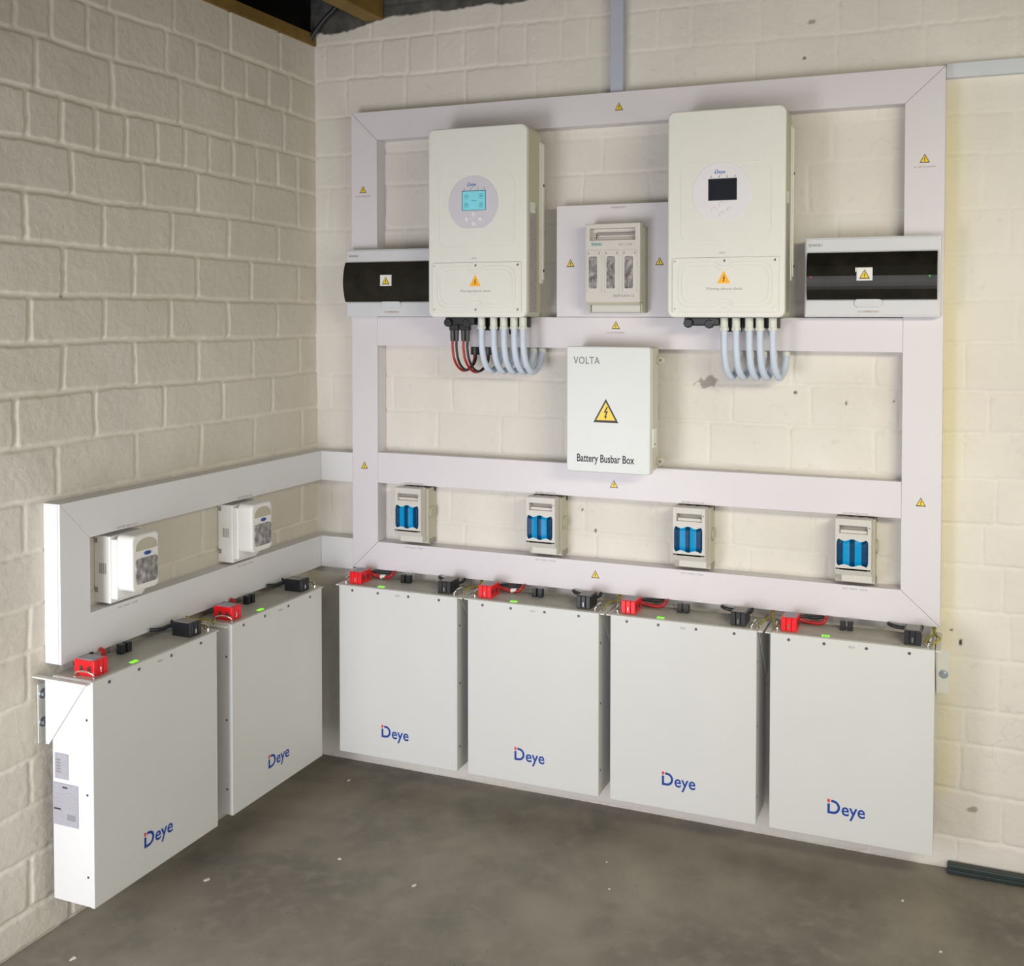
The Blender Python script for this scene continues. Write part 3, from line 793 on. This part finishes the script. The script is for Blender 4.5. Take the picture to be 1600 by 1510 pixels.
mb.text('DC 1 2 3 HZ', 0.118, 0.220, F, 0.010, 'ink_grey', wid=0.045)
mb.text('OUT 0 A B 1 2', 0.098, zb + 0.018, F, 0.0105, 'ink_grey', bold=0.0002, wid=0.072)
lid = mb.build('lid', t)
for k in range(3):
    x = 0.012 + 0.062 * k
    s = MB(); s.rrect(x - 0.005, x + 0.045, 0.066, 0.206, 0.004, F + 0.001, F - 0.0022, 'switch', 0.001)
    s.rrect(x + 0.002, x + 0.031, 0.079, 0.185, 0.006, F + 0.001, F - 0.0030, 'fuse', 0.0008)
    s.box(x + 0.004, x + 0.029, F - 0.003, F - 0.0034, 0.172, 0.182, 'switch_dark')
    s.box(x + 0.014, x + 0.019, F - 0.003, F - 0.0036, 0.082, 0.112, 'switch_dark', 0.001)
    for q in (0.0, 0.037): s.box(x - 0.001 + q, x + 0.003 + q, F - 0.002, F - 0.0026, 0.192, 0.199, 'switch_dark')
    s.build('fuse_window', lid, 'narrow clear window over a fuse')
s = MB(); s.tube([(hx0 + 0.018, -0.1085, hz0 + 0.006), (hx0 + 0.0185, -0.110, hz0 + 0.012), (hx0 + 0.022, -0.109, hz0 + 0.020)], 0.0018, 'ink', 6, 4); s.build('cable_tie_end', t)
strip(bpy.data.objects['backing_panel'], 1.237, 2.052, 'MAIN INVERTER SWITCH', TL, w=0.05)

# ---------------------------------------------------------------- four blue window switches
def make_blue():
    t = thing('fused_isolator', '', 'switch', (0, 0, 0.8655), 0, 'blue-window fused isolators')
    F = -0.100; h = 0.208
    mb = MB(); mb.box(-0.060, 0.060, 0.0, -0.060, 0.004, h - 0.004, 'switch_base_shade', 0.003)
    mb.box(0.054, 0.062, -0.006, -0.05, 0.0, 0.02, 'switch_dark', 0.001); mb.box(0.052, 0.061, -0.004, -0.016, h - 0.02, h - 0.002, 'slot', 0.001)
    mb.cyl((0.059, -0.030, 0.115), (1, 0, 0), 0.022, 0.007, 'switch_side_shade', 20, bev=0.002)
    for x in (-0.03, 0.0, 0.03): mb.box(x - 0.008, x + 0.008, -0.05, -0.066, 0.188, h, 'switch_white', 0.001)
    mb.build('base', t)
    mb = MB()
    mb.prism([(-0.06, 0.010), (-0.090, 0.014), (-0.090, 0.036), (-0.06, 0.040)], 'x', -0.037, 0.054, 'switch', 0.0015)
    mb.build('lower_skirt', t)
    mb = MB()
    x0, x1 = -0.056, 0.052
    hx0, hx1, hz0, hz1 = -0.043, 0.040, 0.163, 0.187
    mb.box(x0, hx0, -0.06, F, 0.05, h, 'switch', 0.002); mb.box(hx1, x1, -0.06, F, 0.05, h, 'switch', 0.002)
    mb.box(hx0 - .002, hx1 + .002, -0.06, F, hz1, h, 'switch', 0.002); mb.box(hx0 - .002, hx1 + .002, -0.06, F, 0.05, hz0, 'switch', 0.001)
    mb.prism([(-0.06, 0.034), (-0.0915, 0.034), (F, 0.0505), (F, 0.056), (-0.06, 0.056)], 'x', x0, x1, 'switch', 0.001)
    mb.box(hx0 - .001, hx1 + .001, -0.061, -0.080, hz0 - .002, hz1 + .002, 'switch_dark', 0.001)
    mb.box(hx0 + .001, hx1 - .001, -0.078, -0.092, hz0 - .001, hz0 + 0.010, 'switch', 0.002)
    mb.cyl((0.046, F, 0.183), (0, -1, 0), 0.0018, 0.0005, 'slot', 8)
    cov = mb.build('cover', t)
    # scalloped blue window
    b = MB(); bm = bmesh.new()
    nx, nz = 48, 12; wx = 0.094; V = []
    for i in range(nx + 1):
        u = i / nx; x = -0.051 + wx * u
        wav = 0.0032 * math.cos(2 * PI * 2 * u)
        cr = 0.010 * (max(0, 1 - min(u, 1 - u) / 0.07)) ** 2
        top = 0.1445 + wav - cr; bot = 0.064 - wav * 0.9 + cr
        col = []
        bul = 0.0045 + 0.0020 * (0.5 + 0.5 * math.cos(2 * PI * 2 * u)) - 0.006 * (max(0, 1 - min(u, 1 - u) / 0.05)) ** 2
        for j in range(nz + 1):
            v = j / nz; e = min(1, min(v, 1 - v) * 7) ** 0.5
            col.append(bm.verts.new((x, F + 0.0008 - bul * e, bot + (top - bot) * v)))
        V.append(col)
    for i in range(nx):
        u = (i + 0.5) / nx
        for j in range(nz):
            f = bm.faces.new((V[i][j], V[i + 1][j], V[i + 1][j + 1], V[i][j + 1]))
            f.smooth = True
            f.material_index = 1 if (u < 0.21 or 0.41 < u < 0.59 or u > 0.79) else 0
    me = bpy.data.meshes.new('blue_window'); bm.to_mesh(me); bm.free()
    me.materials.append(M['blue']); me.materials.append(M['blue_dark'])
    o = bpy.data.objects.new('blue_window', me); C.objects.link(o); o.parent = cov
    o['label'] = 'glossy blue scalloped window'
    return t
bl = make_blue()
where = ['blue-window isolator nearest the wall corner, beside the left post', 'blue-window isolator below the grey busbar box, second from the corner',
         'third blue-window isolator from the corner, below the right inverter', 'blue-window isolator beside the right post with a bright glint']
low, bot = bpy.data.objects['lower_rail'], bpy.data.objects['bottom_length']
for i, cx in enumerate((0.456, 0.974, 1.495, 2.0105)):
    o = bl if i == 0 else copy_tree(bl)
    o.location = (cx, 0, 0.8655); o['label'] = where[i]
    strip(low, cx, 1.0805, 'BATTERY ISOLATOR', TL)
    strip(frame.children[3], cx, 0.846, 'DC MAX 125A', TL)

# ---------------------------------------------------------------- two clear-window switches on the left wall
def make_clear():
    t = thing('fused_isolator', '', 'switch', (0, 0, 0.87), PI / 2, 'clear-window isolators on the left wall')
    mb = MB(); mb.box(-0.062, 0.062, 0.0, -0.060, 0.0, 0.193, 'switch_white', 0.003)
    mb.box(-0.058, 0.05, -0.058, -0.080, 0.012, 0.185, 'switch_white', 0.004)
    for k in range(4): mb.box(-0.0632, -0.0615, -0.045 + k * 0.007, -0.0425 + k * 0.007, 0.085, 0.115, 'switch_dark')
    mb.box(-0.0635, -0.058, -0.004, -0.014, 0.03, 0.045, 'switch_dark'); mb.box(-0.0635, -0.056, -0.004, -0.014, 0.172, 0.186, 'switch_dark')
    mb.build('base', t)
    mb = MB(); mb.rrect(-0.053, 0.050, 0.036, 0.196, 0.016, -0.072, -0.132, 'switch_white', 0.006, 3)
    cov = mb.build('cover', t)
    s = MB(); pts = []
    for k in range(13): a = PI * k / 12; pts.append((0.0 + 0.042 * math.cos(a), 0.158 + 0.026 * math.sin(a)))
    pts = [(0.042, 0.150)] + pts + [(-0.042, 0.150)]
    s.prism(pts, 'y', -0.131, -0.1335, 'switch_side_shade', 0.0008)
    s.build('finger_grip', cov, 'arched olive finger recess')
    s = MB(); s.rrect(-0.041, 0.042, 0.055, 0.128, 0.010, -0.131, -0.136, 'fuse', 0.002); s.build('window', cov, 'clear window over fuses')
    s = MB(); n = 20; s.prism([(0.004 + 0.013 * math.cos(2 * PI * k / n), 0.140 + 0.0055 * math.sin(2 * PI * k / n)) for k in range(n)], 'y', -0.1325, -0.1345, 'ink_blue'); s.build('badge', cov, 'dark blue oval badge')
    return t
cl = make_clear()
for i, (cy, lb) in enumerate(((-1.012, 'clear-window white isolator at the far left end of the low trunking loop'), (-0.495, 'clear-window white isolator on the left wall, the one nearer the corner'))):
    o = cl if i == 0 else copy_tree(cl)
    o.location = (0, cy, 0.87); o['label'] = lb
    tops = [c for c in left_tr.children if c.name.startswith('top_length')][0]; bots = [c for c in left_tr.children if c.name.startswith('bottom_length')][0]
    strip(tops, cy + 0.005, 1.079, 'BATTERY ISOLATOR', LR); strip(bots, cy + 0.005, 0.849, 'DC MAX 125A', LR)

# ---------------------------------------------------------------- busbar box
t = thing('busbar_box', 'light grey busbar box with a big yellow warning triangle on its door', 'electrical box', (1.094, 0, 1.181))
w, h, F = 0.288, 0.412, -0.166
mb = MB(); mb.box(0.008, w - 0.004, -DT - 0.0005, F + 0.018, 0.008, h - 0.006, 'box_body', 0.004)
mb.build('housing', t)
mb = MB(); mb.rrect(0, w, 0, h, 0.009, F + 0.020, F, 'box', 0.004, 3)
mb.box(w - 0.004, w + 0.004, F + 0.022, F + 0.010, 0.004, h - 0.004, 'box_body', 0.002)
door = mb.build('door', t)
s = MB(); warn(s, 0.1375, 0.203, F, 0.086); s.build('warning_sticker', door, 'large yellow warning triangle with a bolt')
s = MB(); s.text('VOLTA', 0.025, 0.355, F, 0.033, 'ink_grey', bold=0.0005, wid=0.092, spacing=1.1)
s.build('maker_name', door)
s = MB(); s.text('Battery Busbar Box', 0.036, 0.034, F, 0.036, 'ink', bold=0.0007, wid=0.198); s.build('lettering', door)
for z in (0.035, h - 0.045):
    mb = MB(); mb.box(w - 0.006, w + 0.016, -DT - 0.0005, -0.070, z - 0.014, z + 0.014, 'box_body', 0.004)
    mb.cyl((w + 0.008, -0.066, z), (0, -1, 0), 0.013, 0.016, 'box_body', 18, bev=0.003)
    mb.cyl((w + 0.008, -0.082, z), (0, -1, 0), 0.006, 0.001, 'switch_dark', 12)
    mb.build('mounting_foot', t)
for z in (h - 0.075, 0.075):
    mb = MB(); mb.cyl((-0.003, F + 0.03, z - 0.026), (0, 0, 1), 0.0045, 0.052, 'box_body', 10); mb.box(-0.004, 0.01, F + 0.03, F + 0.04, z - 0.022, z + 0.022, 'box_body', 0.002); mb.build('hinge', t)
mb = MB(); mb.box(w - 0.004, w + 0.007, F + 0.012, F + 0.052, 0.085, 0.150, 'switch_white', 0.004); mb.cyl((w + 0.006, F + 0.03, 0.098), (1, 0, 0), 0.003, 0.002, 'slot', 8); mb.build('latch', t)

# ---------------------------------------------------------------- batteries
BW, BH, BF, BB = 0.4751, 0.603, -0.194, -0.050
def make_battery():
    t = thing('battery_module', '', 'battery', (0, 0, 0.124), 0, 'white wall-hung battery modules')
    mb = MB(); mb.box(0.0015, BW - 0.0015, BB, BF + 0.014, 0, BH, 'battery', 0.002)
    for x in (0.0, BW):
        sgn = -1 if x == 0 else 1
        for z in (0.08, 0.30, 0.50): mb.cyl((x - sgn * 0.002, BF + 0.022, z), (sgn, 0, 0), 0.0035, 0.0015, 'screw', 10)
    mb.build('casing', t)
    mb = MB(); mb.box(0, BW, BF + 0.0135, BF, 0, BH, 'battery', 0.0018)
    mb.text('485/CAN', 0.232, BH - 0.020, BF, 0.008, 'ink_pale', wid=0.018)
    f = mb.build('front_panel', t)
    for x in (0.056, 0.161, 0.284, 0.405):
        s = MB(); s.cyl((x, BF, BH - 0.016), (0, -1, 0), 0.0046, 0.0012, 'screw', 12, bev=0.0004); s.build('screw', f)
    s = MB(); deye(s, 0.175, 0.076, BF, 0.042, 'ink_blue'); s.build('logo', f, 'blue logo with a red dot')
    mb = MB(); mb.box(0.006, BW - 0.006, BB + 0.001, BF + 0.008, BH - 0.002, BH + 0.0014, 'battery_top_shade', 0.0006)
    mb.text('L RUN ALM SOC', 0.133, 0, 0, 0.008, 'ink_grey', flip=lambda a, b, c: (0.125 + a * 0.5, BF + 0.014 + b, BH + 0.0014 + c))
    mb.text('Battery Module LiFePO4', 0, 0, 0, 0.0085, 'ink_pale', flip=lambda a, b, c: (0.26 + a, BF + 0.030 + b, BH + 0.0014 + c))
    tp = mb.build('top_panel', t)
    s = MB()
    for k in range(3): s.box(0.152 + k * 0.0085, 0.1575 + k * 0.0085, BF + 0.014, BF + 0.026, BH + 0.001, BH + 0.0035, 'led')
    s.build('status_light', tp, 'three lit green bars')
    for x in (0.196, 0.218):
        s = MB(); s.box(x, x + 0.016, -0.098, -0.078, BH + 0.001, BH + 0.030, 'black', 0.001); s.build('data_plug', tp)
    for x, q in ((0.455, 1), (0.020, -1)):
        s = MB(); y0 = BF + 0.016
        s.tube([(x, y0, BH), (x + q * 0.002, y0 + 0.001, BH + 0.012), (x + q * 0.006, y0 + 0.010, BH + 0.019), (x + q * 0.008, y0 + 0.035, BH + 0.020), (x + q * 0.006, y0 + 0.058, BH + 0.012), (x + q * 0.004, y0 + 0.062, BH)], 0.0028, 'chrome', 8, 6)
        s.cyl((x, y0, BH + 0.001), (0, 0, 1), 0.006, 0.002, 'chrome', 12); s.cyl((x + q * .004, y0 + 0.062, BH + 0.001), (0, 0, 1), 0.006, 0.002, 'chrome', 12)
        s.build('carry_handle', tp, 'small chrome wire handle')
    # hanging bracket
    for x, q in ((0.0, -1), (BW, 1)):
        s = MB()
        g = [(-0.031 if q < 0 else 0.0, BH - 0.006), (BF + 0.02, BH - 0.006), (BB + 0.008, BH - 0.185), (-0.031 if q < 0 else 0.0, BH - 0.185)]
        s.prism(g, 'x', x + q * 0.0002, x + q * 0.0027, 'bracket')
        if q > 0:
            s.box(x + 0.0008, x + 0.036, -0.003, 0.0, BH - 0.19, BH - 0.05, 'bracket', 0.0008)
            s.box(x + 0.0008, x + 0.0165, BF + 0.006, 0.0, BH - 0.006, BH - 0.0015, 'bracket', 0.001)
            bx = x + 0.021
        else:
            s.box(x - 0.0008, x + 0.036, -0.003, 0.0, BH - 0.19, BH - 0.03, 'bracket', 0.0008)
            s.box(x - 0.0175, x - 0.0008, BF + 0.006, 0.0, BH - 0.006, BH - 0.0015, 'bracket', 0.001)
            bx = x + 0.014
        br = s.build('mounting_bracket', t)
        for z in ((BH - 0.127,) if q > 0 else (BH - 0.058, BH - 0.135)):
            s = MB(); s.cyl((bx, -0.003, z), (0, -1, 0), 0.0135, 0.003, 'steel', 24, bev=0.0008); s.cyl((bx, -0.006, z), (0, -1, 0), 0.0078, 0.006, 'steel', 6, bev=0.0006); s.build('bolt', br, 'galvanised bolt')
    return t
bt = make_battery()
spots = [((0.2277, 0, 0.124), 0, 'battery module on the back wall closest to the corner', 'back wall battery closest to the corner'),
         ((0.7438, 0, 0.124), 0, 'second battery module from the corner on the back wall', 'second back wall battery'),
         ((1.2586, 0, 0.124), 0, 'third battery module from the corner, below the right inverter', 'third back wall battery from the corner'),
         ((1.7750, 0, 0.124), 0, 'battery module at the right end of the back row, its bracket bolt showing', 'rightmost back wall battery'),
         ((0, -1.2682, 0.124), PI / 2, 'battery module nearest the camera, spec stickers on its bright white end', 'left wall battery nearest the camera'),
         ((0, -0.7258, 0.124), PI / 2, 'battery module on the left wall beside the corner', 'left wall battery beside the corner')]
def make_plug(m, mc, red):
    t = thing('power_plug', '', 'plug', (0, 0, 0))
    mb = MB()
    for k in range(3): mb.box(-0.024 + k * 0.0162, -0.0085 + k * 0.0162, -0.035, 0.034, 0, 0.042, m, 0.002)
    mb.box(-0.022, 0.022, -0.031, 0.034, 0.002, 0.038, m)
    mb.box(-0.019, 0.019, -0.025, 0.028, 0.040, 0.0435, 'paper_grey' if red else 'switch_dark', 0.001)
    for k in ((-1, 1) if red else ()): mb.box(-0.0255 * 1, -0.0235, -0.01 + k * 0.014, 0.0 + k * 0.014, 0.012, 0.028, 'slot'); mb.box(0.0235, 0.0255, -0.01 + k * 0.014, 0.0 + k * 0.014, 0.012, 0.028, 'slot')
    mb.box(-0.0022, 0.0018, -0.0362, -0.034, 0.008, 0.022, 'chrome', 0.0005)
    mb.build('housing', t)
    mb = MB()
    if red:
        mb.tube([(0.008, 0.034, 0.018), (0.012, 0.046, 0.020), (0.036, 0.052, 0.012), (0.070, 0.052, 0.009), (0.090, 0.053, 0.012), (0.098, 0.056, 0.022), (0.100, 0.070, 0.027)], 0.0058, mc, 10, 6)
        mb.tube([(-0.008, 0.034, 0.018), (-0.004, 0.052, 0.020), (0.024, 0.068, 0.022), (0.060, 0.074, 0.020), (0.09, 0.086, 0.022)], 0.0052, 'black_rubber', 10, 6)
    else:
        mb.tube([(-0.008, 0.034, 0.022), (-0.016, 0.046, 0.026), (-0.040, 0.052, 0.024), (-0.062, 0.056, 0.026), (-0.075, 0.070, 0.027)], 0.0060, mc, 10, 6)
        mb.tube([(0.008, 0.034, 0.018), (0.012, 0.046, 0.018), (0.020, 0.066, 0.020), (0.022, 0.080, 0.026)], 0.0055, mc, 10, 6)
    mb.build('cable', t)
    return t
rp = make_plug('red', 'red_cable', True); bp = make_plug('black', 'black_rubber', False)
sleeves = []
for i, (loc, rz, lb, short) in enumerate(spots):
    o = bt if i == 0 else copy_tree(bt)
    o.location = loc; o.rotation_euler = (0, 0, rz); o['label'] = lb
    Rm = Matrix.Rotation(rz, 3, 'Z')
    for src, lx, nm, gr in ((rp, 0.052, 'red', 'red power plugs'), (bp, 0.412, 'black', 'black power plugs')):
        p = src if i == 0 else copy_tree(src)
        v = Rm @ Vector((lx, -0.135, 0.603 + 0.0014))
        p.location = (loc[0] + v.x, loc[1] + v.y, loc[2] + v.z); p.rotation_euler = (0, 0, rz)
        p['group'] = gr; p['label'] = '%s power plug on top of the %s' % (nm, short)
        if nm == 'red' and i in (0, 1): sleeves.append((p, i))
for p, i in sleeves:
    s = MB(); a = 0.062 if i == 0 else 0.070
    s.cyl((a - 0.011, 0.052, 0.010), (1, 0.1, 0.1), 0.0075, 0.020, 'paper', 12, bev=0.001); s.build('cable_marker', p, 'white sleeve on the cable')
# spec stickers on the exposed end of the nearest battery
near = [o for o in bpy.data.objects if o.name.startswith('battery_module') and abs(o.location.y + 1.2682) < 1e-3][0]
X = 0.0005
s = MB()
def side_box(a0, a1, z0, z1, m, k):   # a = depth out from the wall
    s.box(X, X - 0.0006 - 0.0003 * k, -a1, -a0, z0, z1, m)
side_box(0.060, 0.106, 0.330, 0.398, 'paper_grey', 1)
for k in range(5): side_box(0.064, 0.080, 0.346 + k * 0.008, 0.351 + k * 0.008, 'ink_grey', 2)
for k in range(5): side_box(0.084, 0.102, 0.344 + k * 0.008, 0.3465 + k * 0.008, 'ink_pale', 2)
s.build('barcode_sticker', near, 'small grey sticker with lines')
s = MB(); side_box(0.052, 0.140, 0.205, 0.318, 'paper_grey', 1)
for k in range(6): side_box(0.058, 0.086 + 0.004 * (k % 3), 0.232 + k * 0.011, 0.2345 + k * 0.011, 'ink_pale', 2); side_box(0.098, 0.132, 0.252 + k * 0.008, 0.2545 + k * 0.008, 'ink_pale', 2)
side_box(0.102, 0.132, 0.222, 0.238, 'ink_grey', 2); side_box(0.086, 0.104, 0.306, 0.310, 'ink', 2); side_box(0.056, 0.08, 0.246, 0.250, 'ink', 2)
s.build('specification_sticker', near, 'larger grey sticker with rows of print')

# earth wires at the gaps
gaps = [((0.705, 0, 0.7285), 0, 'first and second back wall batteries'), ((1.221, 0, 0.7285), 0, 'second and third back wall batteries'), ((1.736, 0, 0.7285), 0, 'third and rightmost back wall batteries'),
        ((2.222, 0, 0.7285), 0, 0), ((0, -0.792, 0.7285), PI / 2, 1)]
for i, (loc, rz, wh) in enumerate(gaps):
    mb = MB()
    mb.tube([(0.0, -0.150, 0.001), (0.004, -0.138, 0.012), (0.016, -0.115, 0.018), (0.022, -0.085, 0.014), (0.024, -0.060, 0.020), (0.025, -0.045, 0.028)], 0.0028, 'earth', 8, 6)
    mb.tube([(0.046 if i != 3 else 0.02, -0.145, 0.001), (0.040, -0.128, 0.014), (0.030, -0.100, 0.016), (0.022, -0.070, 0.018), (0.018, -0.045, 0.028)], 0.0028, 'earth', 8, 6)
    mb.cyl((0, -0.150, 0.0), (0, 0, 1), 0.0055, 0.004, 'chrome', 8)
    o = mb.build('earth_wire'); o.location = loc; o.rotation_euler = (0, 0, rz)
    if wh == 0: lb = 'green-yellow earth wires at the right end of the battery row'
    elif wh == 1: lb = 'green-yellow earth wires between the two left wall batteries'
    else: lb = 'green-yellow earth wires between the ' + wh
    tag(o, lb, 'wire', 'earth wires on the batteries')

# ---------------------------------------------------------------- floor items
mb = MB(); mb.box(0, 1.3, -0.030, -0.002, 0.0, 0.030, 'pipe', 0.004)
mb.box(0.003, 1.297, -0.034, -0.029, 0.004, 0.016, 'pipe', 0.002)
o = mb.build('metal_bar'); o.location = (2.287, -0.006, 0); tag(o, 'dark green bar lying on the floor against the back wall at right', 'bar')
rs = random.Random(4)
fl = [(0.812, -0.672, 0.009, 'pale paint chip on open floor, further out from the second back wall battery'),
      (0.239, -0.154, 0.006, 'small paint chip in the corner by the first back wall battery'),
      (0.216, -0.869, 0.010, 'larger paint chip just in front of the nearest left wall battery'),
      (1.301, -0.345, 0.004, 'tiny paint chip in front of the gap before the third back wall battery'),
      (1.358, -0.483, 0.004, 'tiny paint chip a hand further out than the one before the third battery'),
      (2.170, -0.235, 0.006, 'paint chip in front of the rightmost back wall battery'),
      (0.15, -1.30, 0.010, 'paint chip at the foot of the left wall, lowest left in the photo'),
      (0.518, -0.627, 0.007, 'flat paint chip on open floor facing the wall corner'),
      (2.28, -0.449, 0.005, 'paint chip nearest the lower right edge of the photo')]
for x, y, r, lb in fl:
    mb = MB(); n = 7
    mb.prism([(r * (0.6 + 0.6 * rs.random()) * math.cos(2 * PI * k / n), r * (0.4 + 0.5 * rs.random()) * math.sin(2 * PI * k / n)) for k in range(n)], 'z', 0, 0.0018, 'flake')
    o = mb.build('paint_flake'); o.location = (x, y, 0); o.rotation_euler = (0, 0, rs.random() * 6)
    tag(o, lb, 'paint chip', 'paint chips on the floor')
